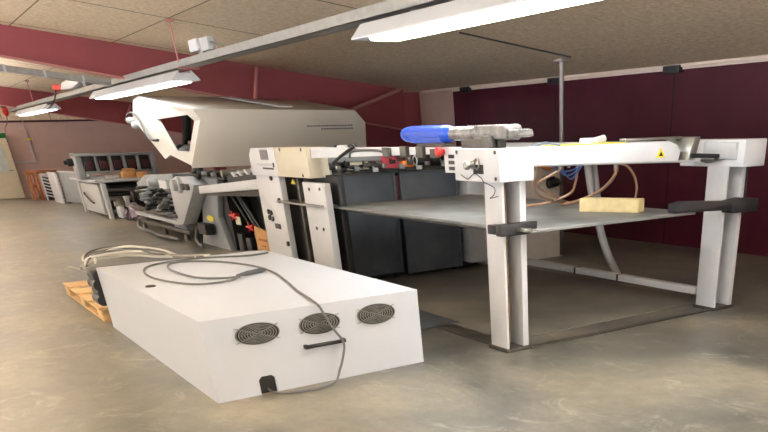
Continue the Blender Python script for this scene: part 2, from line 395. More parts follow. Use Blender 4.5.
t = thing('pull_cord', (4.66, 35.6, 1.8), 'thin cord hanging in front of the pink far wall with a yellow end', 'cord')
MB().tube([(4.64, 35.6, cz(4.64)-.01), (4.62, 35.6, 2.3), (4.65, 35.6, 1.85)], .012, 4).build('cord', M_cablel, t)
MB().box(4.55, 4.75, 35.57, 35.63, 1.8, 1.85, .008).build('yellow_handle', M_yellow, t)

# ------------------------------------------------------------ far wall
t = struct('door_1', MB().box(3.0, 3.93, 35.55, 35.62, .03, 1.88, .01), M_cream)
o = MB().box(3.1, 3.73, 35.535, 35.56, .85, 1.62, .008).build('door_pane', M_glass, t)
o = MB().cyl((3.82, 35.54, .9), (3.82, 35.47, .9), .02).cyl((3.82, 35.48, .9), (3.7, 35.48, .9), .015).build('door_handle', M_steel, t)
tag(MB().box(3.2, 3.98, 35.75, 35.81, 1.75, 2.03, .01).build('exit_sign', M_green), 'green rectangular sign above the white door at far left', 'sign')
t = thing('wall_board', (4.4, 35.95, 1.14), 'pale framed board hanging on the pink far wall beside the white door', 'board')
MB().box(3.86, 4.7, 35.95, 35.99, 1.14, 2.1, .006).build('panel', M_pink, t)
MB().box(3.86, 4.74, 35.9, 35.97, 1.11, 1.15, .004).build('ledge', M_lgrey, t)
MB().box(4.66, 4.7, 35.93, 35.98, 1.14, 2.1, .004).build('frame', M_lgrey, t)

# wooden trestle leaning at the wall
t = thing('wooden_trestle', (4.1, 33.8, 0), 'orange varnished wooden trestle standing beside the white door', 'trestle')
for (y, x) in ((34.25, 4.08), (34.0, 4.26)):
    MB().box(x-.05, x+.05, y-.18, y+.18, 0, .86, .01).build('leg', M_owood, t)
MB().box(4.0, 5.0, 34.05, 34.3, .78, .9, .01).build('rail', M_owood, t)
MB().box(4.1, 4.22, 33.98, 34.25, .38, .48, .01).build('rail', M_owood, t)
t = thing('wire_rack', (4.4, 33.2, 0), 'white metal rack with slanting bars beside the orange trestle', 'rack')
b = MB()
for (x, y) in ((4.35, 33.4), (4.75, 33.0)): b.box(x-.02, x+.02, y-.03, y+.03, 0, .82, .004)
b.box(4.33, 4.77, 33.15, 33.25, .78, .82, .004)
b.build('frame', M_white, t)
for k in range(7):
    z = .05+.1*k
    MB().cyl((4.3, 33.1, z+.14), (4.78, 32.8, z-.02), .016, seg=8).build('bar', M_white, t)
MB().box(4.4, 4.8, 33.5, 33.9, .01, .7, .02).build('dark_contents', M_dark, t)
tag(MB().box(4.45, 4.52, 31.2, 32.6, .0, .88, .008).build('white_panel', M_white), 'narrow white panel standing on edge left of the grey sheet', 'panel')
t = thing('grey_panel', (4.8, 30.4, 0), 'large flat grey sheet panel standing upright left of the paper feeder', 'panel')
MB().prism([(4.58, 31.3), (5.02, 28.6), (5.08, 28.6), (4.64, 31.3)], 'Z', .04, .88, .006).build('sheet', M_greyp, t)
for (x, y) in ((4.63, 31.0), (5.03, 28.9)): MB().box(x-.06, x+.06, y-.1, y+.1, 0, .05, .004).build('foot', M_steeld, t)
MB().prism([(4.56, 31.3), (5.0, 28.6), (5.1, 28.6), (4.66, 31.3)], 'Z', .88, .92, .006).build('top_edge', M_lgrey, t)

# ------------------------------------------------------------ paper feeder (far unit)
t = thing('paper_feeder', (5.2, 25, 0), 'grey feeder unit with a rack of black compartments above a work table', 'machine')
b = MB(); b.box(4.14, 4.3, 24.9, 25.5, .86, 1.43, .01); b.box(5.98, 6.1, 24.9, 25.5, .9, 1.41, .01)
b.prism([(4.14, 1.38), (6.1, 1.36), (6.1, 1.42), (4.14, 1.45)], 'Y', 24.85, 25.55, .006)
b.box(4.2, 6.05, 24.92, 25.0, .98, 1.03, .005)
for k in range(1, 5): b.box(4.28+.345*k-.03, 4.28+.345*k+.03, 24.9, 25.4, 1.0, 1.4, .005)
b.build('compartment_frame', M_greyp, t)
for k in range(5):
    x = 4.3+.345*k
    p = MB().box(x+.03, x+.28, 25.0, 25.5, 1.03, 1.38, .005).build('compartment', M_black, t)
    MB().box(x+.07, x+.24, 24.96, 25.01, 1.08, 1.26, .004).build('insert', M_dmar, p)
MB().prism([(4.3, 24.0), (6.3, 24.0), (6.3, 25.6), (4.2, 27.0)], 'Z', .8, .86, .008).build('table_top', M_lgrey, t)
MB().box(4.36, 4.44, 24.2, 26.6, .06, .74, .01, rot=None).build('side_panel', M_lgrey, t)
MB().tube([(4.34, 26.1, .5), (4.3, 26.0, .48), (4.3, 25.2, .32), (4.34, 25.1, .3)], .022, 3).build('handle', M_black, t)
for (x, y) in ((4.38, 23.6), (6.1, 23.6), (6.1, 26.4), (4.38, 26.75)):
    MB().box(x-.05, x+.05, y-.1, y+.1, 0, .8, .008).build('leg', M_lgrey, t)
MB().box(4.7, 6.0, 24.6, 26.4, .1, .72, .02).build('drive_housing', M_dark, t)
for k in range(4):
    MB().cyl((4.46, 23.7+.25*k, .34+.09*k), (6.0, 23.7+.25*k, .34+.09*k), .05, seg=12).build('roller', M_steel if k % 2 else M_black, t)
MB().cyl((4.0, 25.3, 1.25), (4.14, 25.3, 1.25), .09).cyl((3.92, 25.3, 1.25), (4.0, 25.3, 1.25), .05).build('adjusting_knob', M_black, t)
MB().box(4.5, 5.9, 23.5, 23.7, .12, .2, .01).build('base_rail', M_greyp, t)
for k in range(6):
    MB().box(4.75+.2*k, 4.85+.2*k, 23.3, 23.5, .25+.06*(k % 3), .5+.05*((k*2) % 3), .01).build('side_guide', (M_lgrey, M_dark, M_greyp)[k % 3], t)
MB().box(4.5, 4.62, 23.0, 23.4, .04, .3, .02).build('drive_motor', M_white, t)
MB().lathe((4.45, 23.2, .36), (4.7, 23.2, .36), [(0, .06), (.5, .1), (1, .06)], 14).build('hand_wheel', M_steel, t)
for i, (x, z, w, h) in enumerate(((5.25, .862, .3, .14), (5.56, .862, .28, .12), (5.3, 1.0025, .24, .07))):
    tag(MB().box(x-w/2, x+w/2, 24.45, 24.85, z, z+h, .012).build('paper_box', M_card),
        ('left one of the two tan boxes standing on the feeder table', 'right one of the two tan boxes standing on the feeder table', 'small tan box stacked on top of the left box on the feeder table')[i], 'box', 'boxes on the feeder table')
for i, (x, y) in enumerate(((4.55, 25.2), (4.88, 24.9))):
    tag(MB().box(x-.15, x+.15, y-.3, y+.3, .861, .91+.02*i, .008).build('paper_stack', M_lgrey),
        ('grey stack of sheets at the left edge of the feeder table', 'grey stack of sheets second from the left on the feeder table')[i], 'paper', 'sheets on the feeder table')
# crumpled film bag on the floor beside the feeder
b = MB().sphere((4.72, 22.3, .2), .2, (.7, 1.6, 1)).sphere((4.9, 21.9, .15), .15, (1., 1.6, 1)).sphere((4.62, 22.7, .12), .12)
for v in b.bm.verts: v.co += Vector((random.uniform(-.03, .03), random.uniform(-.08, .08), random.uniform(-.03, .03) if v.co.z > .06 else 0))
tag(b.build('film_bag', M_purple), 'crumpled purple-grey film bag on the floor beside the feeder table', 'bag')

# ------------------------------------------------------------ second folding unit
t = thing('folding_unit', (5.4, 18, 0), 'low grey folding unit full of rollers and knobs between the feeder and the hooded machine', 'machine')
MB().prism([(19.7, .92), (18.9, 1.09), (16.75, 1.15), (16.75, .98), (18.6, .9), (19.2, .55), (19.45, .55)], 'X', 4.33, 4.42, .01).build('side_plate', M_greyp, t)
MB().prism([(19.6, 1.0), (18.9, 1.09), (16.8, 1.15), (16.8, 1.12), (18.9, 1.05), (19.6, .94)], 'X', 4.42, 6.6).build('top_cover', M_lgrey, t)
MB().box(4.9, 6.6, 16.8, 19.3, .2, 1.0, .02).build('machine_body', M_dark, t)
MB().box(4.36, 4.5, 16.75, 17.6, .2, .95, .02).build('front_panel', M_greyp, t)
MB().lathe((4.15, 18.0, .98), (4.6, 18.0, .98), [(0, .06), (.1, .085), (.9, .085), (1, .06)]).build('air_drum', M_lgrey, t)
MB().box(4.24, 4.33, 17.0, 17.5, .86, 1.04, .01).build('gauge_box', M_white, t)
for r in range(6):
    z = .88-.075*r
    for k in range(7):
        y = 17.0+.32*k-.08*(r % 2)-.03*r
        x0 = 4.14 + .05*((k*7+r*3) % 5)
        p = MB().cyl((x0, y, z), (6.4, y, z), .02, seg=8).build('roller', (M_steel, M_steeld, M_dark)[(k+r) % 3], t)
        MB().lathe((x0-.08, y, z), (x0+.05, y, z), [(0, .018), (.2, .03), (.7, .03), (1, .018)], 10).build('knob', (M_black, M_greyp, M_steel, M_steeld)[(k*3+r) % 4], p)
MB().box(4.5, 4.9, 16.9, 19.4, .3, .95, .01).build('dark_backing', M_dark, t)
for (z, x) in ((.42, 4.2), (.28, 4.3), (.12, 4.38)):
    MB().box(x, x+.1, 16.7, 20.6-.6*z, z, z+.07, .01).build('guide_rail', (M_steel, M_steeld, M_lgrey)[int(z*10) % 3], t)
for (y) in (17.0, 18.6, 20.3):
    MB().cyl((4.4, y, 0), (4.4, y, .12), .06, .04).build('foot', M_steeld, t)
MB().box(4.4, 6.4, 20.0, 20.5, .12, .3, .02).build('delivery_tray', M_steeld, t)
MB().tube([(4.2, 19.8, .2), (4.1, 19.4, .1), (4.15, 18.6, .05), (4.1, 17.6, .06), (4.2, 16.8, .05)], .03).build('air_hose', M_rubber, t)

# ------------------------------------------------------------ hooded folding machine
t = thing('folding_machine', (5.8, 14, 0), 'large folding machine with a raised beige hood standing behind the white cabinet', 'machine')
fr = [(4.228, 2.09), (4.30, 1.95), (4.015, 1.335), (4.04, 1.30), (7.10, 1.29), (7.147, 1.87), (6.98, 2.05)]
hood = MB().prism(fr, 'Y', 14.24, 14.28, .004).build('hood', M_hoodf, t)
b = bmesh.new()
q = [(4.228, 14.25, 2.09), (6.98, 14.25, 2.05), (7.5, 18.3, 2.38), (4.51, 18.49, 2.43), (4.49, 18.93, 2.38), (7.75, 18.7, 2.2), (7.147, 14.28, 1.87)]
up = [b.verts.new(p) for p in q]
for f in ((0, 1, 2, 3), (3, 2, 5, 4), (1, 6, 5, 2)): b.faces.new([up[k] for k in f])
bmesh.ops.recalc_face_normals(b, faces=b.faces)
bmesh.ops.solidify(b, geom=list(b.faces), thickness=.025)
m = MB(); m._add(b); m.build('top_shell', M_hood, hood)
# side panel with a window cut through it, flaring outwards to the bottom
def ring(outer, inner, th):
    b = bmesh.new(); n = len(outer)
    mk = lambda pts, d: [b.verts.new((p[0]+d, p[1], p[2])) for p in pts]
    o0, i0, o1, i1 = mk(outer, 0), mk(inner, 0), mk(outer, th), mk(inner, th)
    for k in range(n):
        j = (k+1) % n
        b.faces.new((o0[k], o0[j], i0[j], i0[k])); b.faces.new((o1[k], i1[k], i1[j], o1[j]))
        b.faces.new((o0[k], o1[k], o1[j], o0[j])); b.faces.new((i0[k], i0[j], i1[j], i1[k]))
    bmesh.ops.recalc_face_normals(b, faces=b.faces)
    m = MB(); m._add(b); return m
ring([(4.49, 18.93, 2.38), (4.51, 18.49, 2.43), (4.228, 14.245, 2.09), (4.30, 14.245, 1.95), (4.015, 14.245, 1.335), (4.08, 15.57, 1.47), (4.06, 15.9, 1.41), (4.35, 18.7, 2.06)],
     [(4.33, 16.86, 2.01), (4.332, 16.6, 2.015), (4.33, 14.98, 2.035), (4.30, 14.56, 1.94), (4.11, 14.54, 1.52), (4.11, 15.25, 1.53), (4.11, 15.36, 1.53), (4.2, 16.0, 1.74)], .05).build('side_panel', M_hood, hood)
MB().tube([(4.36, 18.9, 2.02), (4.32, 19.0, 2.1), (4.34, 18.7, 2.16), (4.3, 18.1, 2.08), (4.2, 17.4, 1.84), (4.14, 16.9, 1.71), (4.14, 16.4, 1.69)], .022).build('grab_handle', M_black, hood)
for z, y in ((2.03, 18.6), (1.95, 18.3)): MB().lathe((4.2, y, z), (4.4, y, z), [(0, .04), (.3, .06), (.8, .05), (1, .04)], 12).build('hinge_fitting', M_lgrey, hood)
b = MB()
for z, x0, x1 in ((1.83, 6.05, 6.9), (1.785, 6.3, 6.9)):
    for k in range(int((x1-x0)/.05)):
        b.box(x0+.05*k, x0+.05*k+.04, 14.232, 14.245, z-.01, z+.01, 0)
b.build('printed_name_strip', M_print, hood)
MB().cyl((4.7, 17.0, 1.45), (4.8, 16.6, 2.1), .05, seg=12).cyl((4.76, 16.8, 1.7), (4.8, 16.6, 2.12), .08, seg=12).build('gas_strut', M_dark, hood)
for k in range(4): MB().lathe((4.5, 16.5+.35*k, 1.5), (4.8, 16.5+.35*k, 1.56), [(0, .05), (.4, .09), (1, .05)], 12).build('hood_fitting', (M_lgrey, M_steeld)[k % 2], hood)
MB().box(4.4, 6.9, 14.29, 14.33, 1.32, 2.0, .004).build('inner_lining', M_rubber, hood)  # grey sheet added behind the front to darken its lit back
# strap seen across the top of the hood
MB().prism([(14.5, 2.105), (18.0, 2.405), (18.0, 2.425), (14.5, 2.125)], 'X', 5.75, 5.95).build('hood_strap', M_white, hood)
# body under the hood
MB().box(5.0, 7.3, 11.0, 16.0, .02, 1.12, .02).build('machine_body', M_dark, t)
MB().prism([(15.6, 1.14), (14.68, 1.12), (15.07, .52), (14.73, .0), (16.36, .0), (16.1, .31)], 'X', 4.5, 4.6, .008).build('side_plate', M_greyp, t)
MB().prism([(14.7, 1.11), (15.07, .52), (14.73, 0), (14.7, 0), (14.68, .5), (14.68, 1.08)], 'X', 4.6, 4.95).build('inner_plate', M_dark, t)
cons = MB().prism([(16.75, 1.02), (16.25, 1.13), (15.51, 1.13), (15.2, 1.02), (15.35, .91), (16.44, .33), (16.85, .29)], 'X', 4.24, 4.5, .02).build('drive_cover', M_lgrey, t)
MB().lathe((4.08, 16.0, 1.0), (4.26, 16.0, 1.0), [(0, .07), (.1, .09), (.5, .09), (.55, .13), (1, .13)]).build('hand_wheel', M_lgrey, cons)
for y in (15.5, 15.75): MB().cyl((4.18, y, .98), (4.25, y, .98), .05).build('selector_knob', M_rubber, cons)
o = MB().prism([(15.5+.2*math.cos(a*PI/12), .47+.05*math.sin(a*PI/12)) for a in range(24)], 'X', 4.485, 4.5).build('round_sticker', M_yellow, t, 'yellow round warning sticker')
MB().box(4.3, 4.46, 15.3, 15.75, .22, .4, .012).build('connector_box', M_black, t)
MB().tube([(4.42, 15.7, .32), (4.35, 15.9, .3), (4.3, 16.0, .12), (4.28, 15.8, .04), (4.25, 15.5, .03)], .03).tube([(4.4, 15.9, .3), (4.36, 16.1, .2), (4.33, 16.0, .03)], .025).build('cable_loop', M_rubber, t)
MB().prism([(14.53, .92), (14.51, 1.03), (11.5, 1.215), (11.5, 1.09)], 'X', 4.12, 4.34, .01).build('guard_beam', M_white, t)
MB().prism([(15.0, .86), (15.0, 1.02), (14.5, 1.0), (11.5, 1.07), (11.5, .98)], 'X', 4.36, 4.95).build('beam_bracket', M_steeld, t)
# feed deck with black rollers and pale tabs
MB().prism([(13.7, 1.1), (13.7, 1.2), (11.4, 1.31), (11.4, 1.2)], 'X', 4.36, 7.2).build('feed_deck', M_dark, t)
for k in range(6):
    y = 13.3-.3*k
    z = 1.185+.022*k
    MB().prism([(y-.11, z), (y+.0, z), (y+.11, z+.062), (y+.0, z+.062)], 'X', 4.33, 4.42, .003).build('deck_tab', M_white, t)
MB().cyl((4.3, 13.75, 1.22), (7.0, 13.75, 1.22), .05).build('roller', M_steel, t)
for k in range(13):      # slanted buckle plates inside the opening
    y = 14.65-.22*k; x = 4.64 if y > 14. else 4.82
    MB().cyl((x+.03*(k % 2), y, .95), (x+.08, y-.7, .35), .03, seg=8).build('buckle_bar', M_rubber if k % 2 else M_black, t)
for (y, z) in ((14.3, .58), (13.55, .45)):
    b = MB().cyl((4.5, y, z), (4.62, y, z), .03, seg=10)
    for a in range(5): b.cyl((4.52, y, z), (4.52, y+.17*math.cos(a*2*PI/5), z+.07*math.sin(a*2*PI/5)), .022, .015, seg=8)
    b.build('star_knob', M_red, t, 'red star knob')
MB().box(4.53, 4.545, 14.02, 14.24, .45, .57, .002).build('white_tag', M_cream, t)
for (y, z) in ((14.3, .3), (13.9, .26)): MB().box(4.56, 4.66, y-.12, y+.12, 0, z, .01).build('foot', M_black, t)
# unders of the hood: latch and levers
b = MB().tube([(4.4, 15.3, 1.12), (4.35, 15.4, 1.2), (4.4, 15.25, 1.3)], .04, 4).tube([(4.4, 15.6, 1.2), (4.4, 15.1, 1.26)], .035, 0).box(4.36, 4.46, 15.3, 15.5, 1.24, 1.34, .01)
b.build('hood_latch', M_black, t)
MB().box(4.4, 7.2, 14.0, 15.2, 1.12, 1.17, .01).build('top_deck', M_steeld, t)
for k in range(5): MB().lathe((4.32, 14.1+.25*k, 1.19), (4.6, 14.1+.25*k, 1.19), [(0, .03), (.2, .045), (1, .045)], 10).build('adjusting_knob', M_steel if k % 2 else M_black, t)

t = thing('cardboard_carton', (4.58, 12.95, 0), 'brown cardboard carton standing on the floor left of the white lift column', 'carton')
MB().box(4.46, 4.75, 12.66, 13.2, 0, .44, .004).build('carton_body', M_card, t)
MB().prism([(12.66, .44), (13.2, .44), (13.15, .5), (12.66, .46)], 'X', 4.46, 4.475).build('flap', M_card, t)
MB().box(4.452, 4.461, 12.72, 13.05, .3, .33, 0).box(4.452, 4.461, 12.8, 12.95, .22, .24, 0).build('printed_mark', M_owood, t)

# ------------------------------------------------------------ pallet lift
t = thing('pallet_lift', (5.3, 7.5, 0), 'white pallet lift frame with a grey steel table between its columns', 'lift')
# rear left column, a channel with two flanges and a head box
c = MB(); c.prism([(10.46, 0), (11.27, 0), (11.27, 1.3), (10.46, 1.3)], 'X', 3.97, 4.05, .006)
colm = c.build('rear_column', M_white, t)
MB().box(4.14, 4.22, 9.12, 11.2, 0, 1.3, .004).build('channel_back', M_dark, colm)
MB().box(3.97, 4.05, 9.12, 9.74, 0, 1.23, .006).build('column_flange', M_white, colm)
MB().box(4.06, 4.12, 9.8, 9.9, 0, 1.25, .004).build('lift_chain', M_steeld, colm)
MB().box(4.07, 4.13, 10.1, 10.16, 0, 1.25, .004).build('guide_strip', M_steeld, colm)
MB().prism([(10.3, 1.19), (10.15, 1.19), (10.22, 1.245)], 'X', 4.05, 4.06).build('warning_sticker', M_yellow, colm)
hd = MB().prism([(10.4, 1.27), (11.3, 1.27), (11.3, 1.5), (11.2, 1.575), (10.4, 1.585)], 'X', 3.94, 4.2, .006).build('column_head', M_white, t)
MB().box(3.94, 4.2, 9.42, 10.39, 1.275, 1.585, .008).build('head_cover', M_cream, hd)
for (y, z) in ((9.55, 1.56), (10.2, 1.56), (9.6, 1.3)): MB().cyl((3.935, y, z), (3.95, y, z), .018, seg=10).build('bolt', M_steeld, hd)
MB().box(3.934, 3.945, 10.62, 10.88, 1.45, 1.56, 0).build('printed_label', M_print, hd)
MB().box(3.934, 3.945, 10.5, 10.86, 1.345, 1.365, 0).box(3.934, 3.945, 10.46, 10.5, 1.37, 1.42, 0).build('printed_line', M_black, hd)
MB().box(3.934, 3.945, 10.55, 11.05, 1.385, 1.41, 0).build('printed_note', M_lgrey, hd)
for (y, z) in ((10.7, 1.25), (11.0, .85), (10.92, .84), (11.0, .78), (10.9, .77), (10.55, 1.0), (10.5, .5)):
    MB().cyl((3.945, y, z), (3.975, y, z), .03, seg=10).build('cable_clip', M_black, colm)
MB().box(3.955, 3.975, 10.68, 10.85, .66, .72, .003).build('rating_plate', M_steeld, colm)
for (y, z) in ((9.55, 1.16), (9.25, 1.17), (9.5, .75), (9.3, .75)): MB().cyl((3.96, y, z), (3.975, y, z), .018, seg=10).build('bolt', M_steeld, colm)
# left long beam
MB().prism([(6.1, 1.54), (9.42, 1.475), (9.42, 1.58), (6.1, 1.58)], 'X', 4.0, 4.12).build('long_beam', M_white, t)
for i, (y, h) in enumerate(((7.55, .08), (7.2, .09), (6.9, .09), (6.65, .07))):
    MB().box(3.96, 4.0, y-.06, y+.06, 1.5, 1.5+h, .004).build('limit_switch', M_steeld, t)
# front left column: open channel
def front_post(x0, x1, y0, y1, ztop, bracket):
    p = MB().box(x0, x0+.025, y0, y1, .03, ztop, .004).box(x1-.06, x1, y0, y1, .03, ztop, .004)
    p = p.build('front_column', M_white, t)
    MB().box(x0+.025, x1-.06, y1-.05, y1-.005, .03, ztop, 0).build('channel_back', M_steeld, p)
    MB().box(x0+.07, x0+.1, y0+.08, y1-.05, .05, ztop, .003).build('lift_chain', M_rust, p)
    MB().box(x0-.015, x1+.02, y0-.02, y1+.02, 0, .03, .003).build('foot_plate', M_steeld, p)
    return p
fp = front_post(3.96, 4.2, 5.62, 5.87, 1.36, 0)
rp = front_post(6.62, 6.9, 5.56, 5.82, 1.34, 0)
# heads
lh = MB().box(3.86, 4.2, 5.5, 6.15, 1.345, 1.575, .008).build('head_box', M_white, t)
MB().box(3.853, 3.865, 5.72, 5.86, 1.4, 1.465, .002).build('shaft_opening', M_dark, lh)
MB().lathe((3.77, 5.86, 1.46), (3.87, 5.86, 1.46), [(0, .02), (.1, .03), (.4, .03), (.45, .018), (.7, .018), (.75, .032), (1, .032)], 16).build('shaft_end', M_steel, lh)
MB().torus((3.85, 5.8, 1.47), .035, .008, 'X').build('retaining_ring', M_steel, lh)
for (y, z) in ((5.55, 1.55), (5.55, 1.37), (6.1, 1.55)): MB().cyl((3.853, y, z), (3.87, y, z), .014, seg=8).build('bolt', M_steeld, lh)
b = MB().tube([(3.855, 6.05, 1.39), (3.854, 5.95, 1.36), (3.855, 5.85, 1.4), (3.854, 5.75, 1.37), (3.853, 5.72, 1.345)], .003).tube([(3.853, 5.72, 1.345), (3.93, 5.68, 1.3), (3.952, 5.72, 1.25), (3.953, 5.78, 1.22), (3.952, 5.66, 1.24)], .003)
b.build('loose_wire', M_black, lh)
rh = MB().box(6.62, 6.94, 5.38, 6.2, 1.335, 1.565, .01).build('head_box', M_white, t)
MB().prism([(5.46, 1.54), (6.1, 1.555), (6.1, 1.43), (5.46, 1.4)], 'X', 6.585, 6.63, .008).build('side_cover', M_lgrey, rh)
MB().prism([(5.95, 1.4), (5.6, 1.4), (5.78, 1.365)], 'X', 6.55, 6.62).build('cover_lip', M_steeld, rh)
MB().box(6.68, 6.86, 6.2, 10.0, 1.42, 1.55, .006).build('side_beam', M_white, t)
MB().box(6.7, 6.9, 10.0, 10.2, 0, 1.5, .006).build('rear_column', M_white, t)
# cross arm
arm = MB().prism([(4.2, 1.445), (4.2, 1.57), (5.75, 1.575), (5.85, 1.545), (5.9, 1.49), (5.88, 1.42), (5.85, 1.41)], 'Y', 5.52, 5.85, .012).build('cross_arm', M_white, t)
MB().prism([(4.2, 1.43), (4.2, 1.555), (6.62, 1.56), (6.62, 1.375)], 'Y', 5.86, 6.02, .006).build('cross_beam', M_white, t)
MB().prism([(4.55, 1.5735), (5.25, 1.5755), (5.25, 1.58), (4.55, 1.578)], 'Y', 5.54, 5.83).build('yellow_strip', M_yellow, arm, 'yellow strip')
MB().prism([(5.58, 1.452), (5.7, 1.452), (5.64, 1.525)], 'Y', 5.516, 5.522).build('warning_sticker', M_yellow, arm, 'yellow warning triangle')
b = MB().prism([(5.615, 1.462), (5.665, 1.462), (5.64, 1.495)], 'Y', 5.513, 5.5165)
b.build('warning_symbol', M_black, arm)
MB().prism([(5.93, 1.42), (6.03, 1.42), (6.09, 1.6), (6.0, 1.6)], 'Y', 5.46, 5.8, .008).build('end_bracket', M_steel, t)
MB().cyl((5.96, 5.45, 1.455), (6.28, 5.4, 1.44), .018, seg=12).cyl((6.24, 5.4, 1.44), (6.25, 5.4, 1.41), .016, seg=10).build('clamp_lever', M_black, t)
MB().box(5.3, 6.02, 5.62, 5.7, 1.585, 1.605, .004).build('guide_rod', M_steel, t)
MB().cyl((4.85, 5.6, 1.58), (5.08, 5.66, 1.61), .03).box(4.88, 5.02, 5.6, 5.75, 1.575, 1.62, .01).build('valve_fitting', M_lgrey, arm)
MB().tube([(4.3, 5.66, 1.58), (4.4, 5.62, 1.6), (4.5, 5.66, 1.59), (4.55, 5.6, 1.58)], .008).build('wire', M_dgrey, arm)
# steel table
tb = MB().box(4.12, 6.1, 5.46, 9.35, .965, .99, .004).build('table_plate', M_table, t)
MB().box(4.2, 6.0, 6.2, 9.2, .93, .964, .004).build('table_beam', M_steeld, tb)
# clamps carrying the table
MB().box(3.87, 4.24, 5.52, 5.6, .955, 1.045, .006).build('column_clamp', M_clamp, t)
MB().box(3.87, 3.955, 5.6, 5.72, .965, 1.035, .006).build('clamp_plate', M_black, t)
MB().box(4.02, 4.1, 5.4, 5.52, .985, 1.01, .005).build('clamp_bolt', M_steel, t)
MB().prism([(5.8, 1.0), (5.8, 1.07), (5.92, 1.085), (6.58, 1.05), (6.74, 1.07), (6.74, .94), (6.55, .97)], 'Y', 5.42, 5.54, .008).build('clamp_arm', M_clamp, t)
MB().box(6.58, 6.95, 5.4, 5.56, .94, 1.055, .008).build('column_clamp', M_clamp, t)
MB().box(6.91, 6.96, 5.56, 5.9, .95, 1.05, .006).build('clamp_plate', M_black, t)
MB().tube([(6.86, 5.52, 1.33), (6.88, 5.53, 1.1), (6.87, 5.53, .9)], .01, 3).build('hanging_strip', M_black, t)
MB().box(3.9, 4.14, 9.2, 10.5, .985, 1.005, .004).build('table_bracket', M_steel, t)
# motor and gearbox along the left beam, gearbox wrapped in film
mot = MB().lathe((4.04, 7.3, 1.68), (4.04, 6.42, 1.68), [(0, .02), (.02, .04), (.07, .055), (.16, .064), (.9, .066), (.96, .06), (1, .045)], 28)
for k in range(24):
    a = 2*PI*k/24
    mot.box(4.04+0.064*math.cos(a)-.004, 4.04+0.064*math.cos(a)+.004, 6.55, 7.1, 1.68+0.064*math.sin(a)-.004, 1.68+0.064*math.sin(a)+.004, 0)
mot = mot.build('motor', M_blue, t, 'blue electric motor')
MB().box(4.0, 4.08, 6.5, 7.0, 1.575, 1.61, .005).build('motor_foot', M_steeld, mot)
gb = MB().lathe((4.04, 6.44, 1.68), (4.04, 5.95, 1.68), [(0, .05), (.5, .052), (.52, .056), (1, .054)], 20)
gb.box(3.95, 4.14, 5.55, 6.0, 1.63, 1.735, .03).box(3.98, 4.14, 5.42, 5.58, 1.645, 1.7, .02)
bmesh.ops.subdivide_edges(gb.bm, edges=list(gb.bm.edges), cuts=1)
for v in gb.bm.verts: v.co += Vector((random.uniform(-.003, .003), random.uniform(-.008, .008), random.uniform(-.003, .003)))
gb.build('wrapped_gearbox', M_wrap, t, 'gearbox wrapped in clear film')
MB().box(3.97, 4.08, 5.7, 6.2, 1.575, 1.635, .006).box(3.9, 4.0, 5.7, 5.8, 1.58, 1.66, .005).build('gearbox_mount', M_steeld, t)
# red emergency knob and switch strip on the beam
MB().box(3.98, 4.0, 6.2, 6.5, 1.39, 1.585, .004).build('switch_panel', M_white, t)
for z in (1.41, 1.455, 1.5): MB().box(3.97, 3.985, 6.24, 6.42, z, z+.027, .003).build('rocker_switch', M_black, t)
MB().lathe((3.9, 6.5, 1.55), (3.99, 6.5, 1.55), [(0, .02), (.1, .035), (.5, .035), (.55, .02), (1, .02)], 16).build('stop_button', M_red, t, 'red stop button')
# floor bar, base plate, pit edging
MB().box(6.74, 6.84, 5.95, 10.0, .1, .17, .004).build('floor_bar', M_white, t)
for y in (7.2, 8.0): MB().box(6.735, 6.845, y-.015, y+.015, .098, .172, 0).build('joint_band', M_steeld, t)
MB().box(4.2, 6.95, 5.95, 10.2, .002, .012, .002).build('base_plate', M_base, t)
MB().box(4.0, 4.2, 5.9, 7.6, .002, .014, .002).box(4.2, 6.62, 5.58, 5.66, .002, .012, .002).build('rail_groove', M_steeld, t)
MB().box(3.7, 4.3, 6.95, 8.0, .002, .016, .002).build('floor_mat', M_dgrey, t)
# rear curtains of grey sheet
for x0, x1, z0 in ((4.27, 5.29, .08), (5.36, 6.24, .05)):
    b = MB().box(x0, x1, 9.9, 9.93, z0, 1.27, .004)
    b.box(x0, x0+.03, 9.88, 9.9, z0, 1.27, .002).box(x1-.03, x1, 9.88, 9.9, z0, 1.27, .002)
    b.build('curtain_plate', M_dgrey, t)
    MB().box(x0+.04, x0+.1, 9.95, 10.02, .0, z0+.2, .004).build('plate_foot', M_dark, t)
    MB().box(x1-.1, x1-.04, 9.95, 10.02, 0, z0+.2, .004).build('plate_foot', M_dark, t)
MB().box(4.3, 6.6, 10.05, 10.8, .02, 1.2, .02).build('delivery_body', M_dark, t)
MB().box(4.2, 6.6, 9.85, 10.9, 1.27, 1.32, .006).build('delivery_deck', M_steeld, t)
MB().box(4.2, 5.2, 9.78, 9.84, 1.41, 1.465, .006).build('cross_bar', M_greyp, t)
MB().box(5.5, 6.5, 9.82, 9.88, 1.45, 1.5, .006).build('cross_bar', M_steeld, t)
MB().box(4.6, 4.9, 9.8, 9.86, 1.32, 1.405, .01).build('cylinder_block', M_cream, t)
for k in range(14):
    x = 4.25+.17*k; h = .05+.03*((k*5) % 4); y = 9.88+.04*((k*3) % 3)
    MB().box(x, x+.1, y, y+.12, 1.32, 1.32+h, .008).build('feeder_block', (M_steeld, M_lgrey, M_black, M_greyp)[(k*3) % 4], t)
for k in range(7):
    x = 4.4+.32*k
    MB().cyl((x, 9.8, 1.34), (x+.2, 10.5, 1.4), .022, seg=10).build('guide_shaft', M_steel if k % 2 else M_black, t)
for k in range(5):
    x = 4.15+.13*k
    MB().tube([(x, 9.85, 1.3), (x+.25, 9.8, 1.36), (x+.5, 9.82, 1.32), (x+.9, 9.83, 1.29)], .014).build('hose', M_black if k % 2 else M_rubber, t)
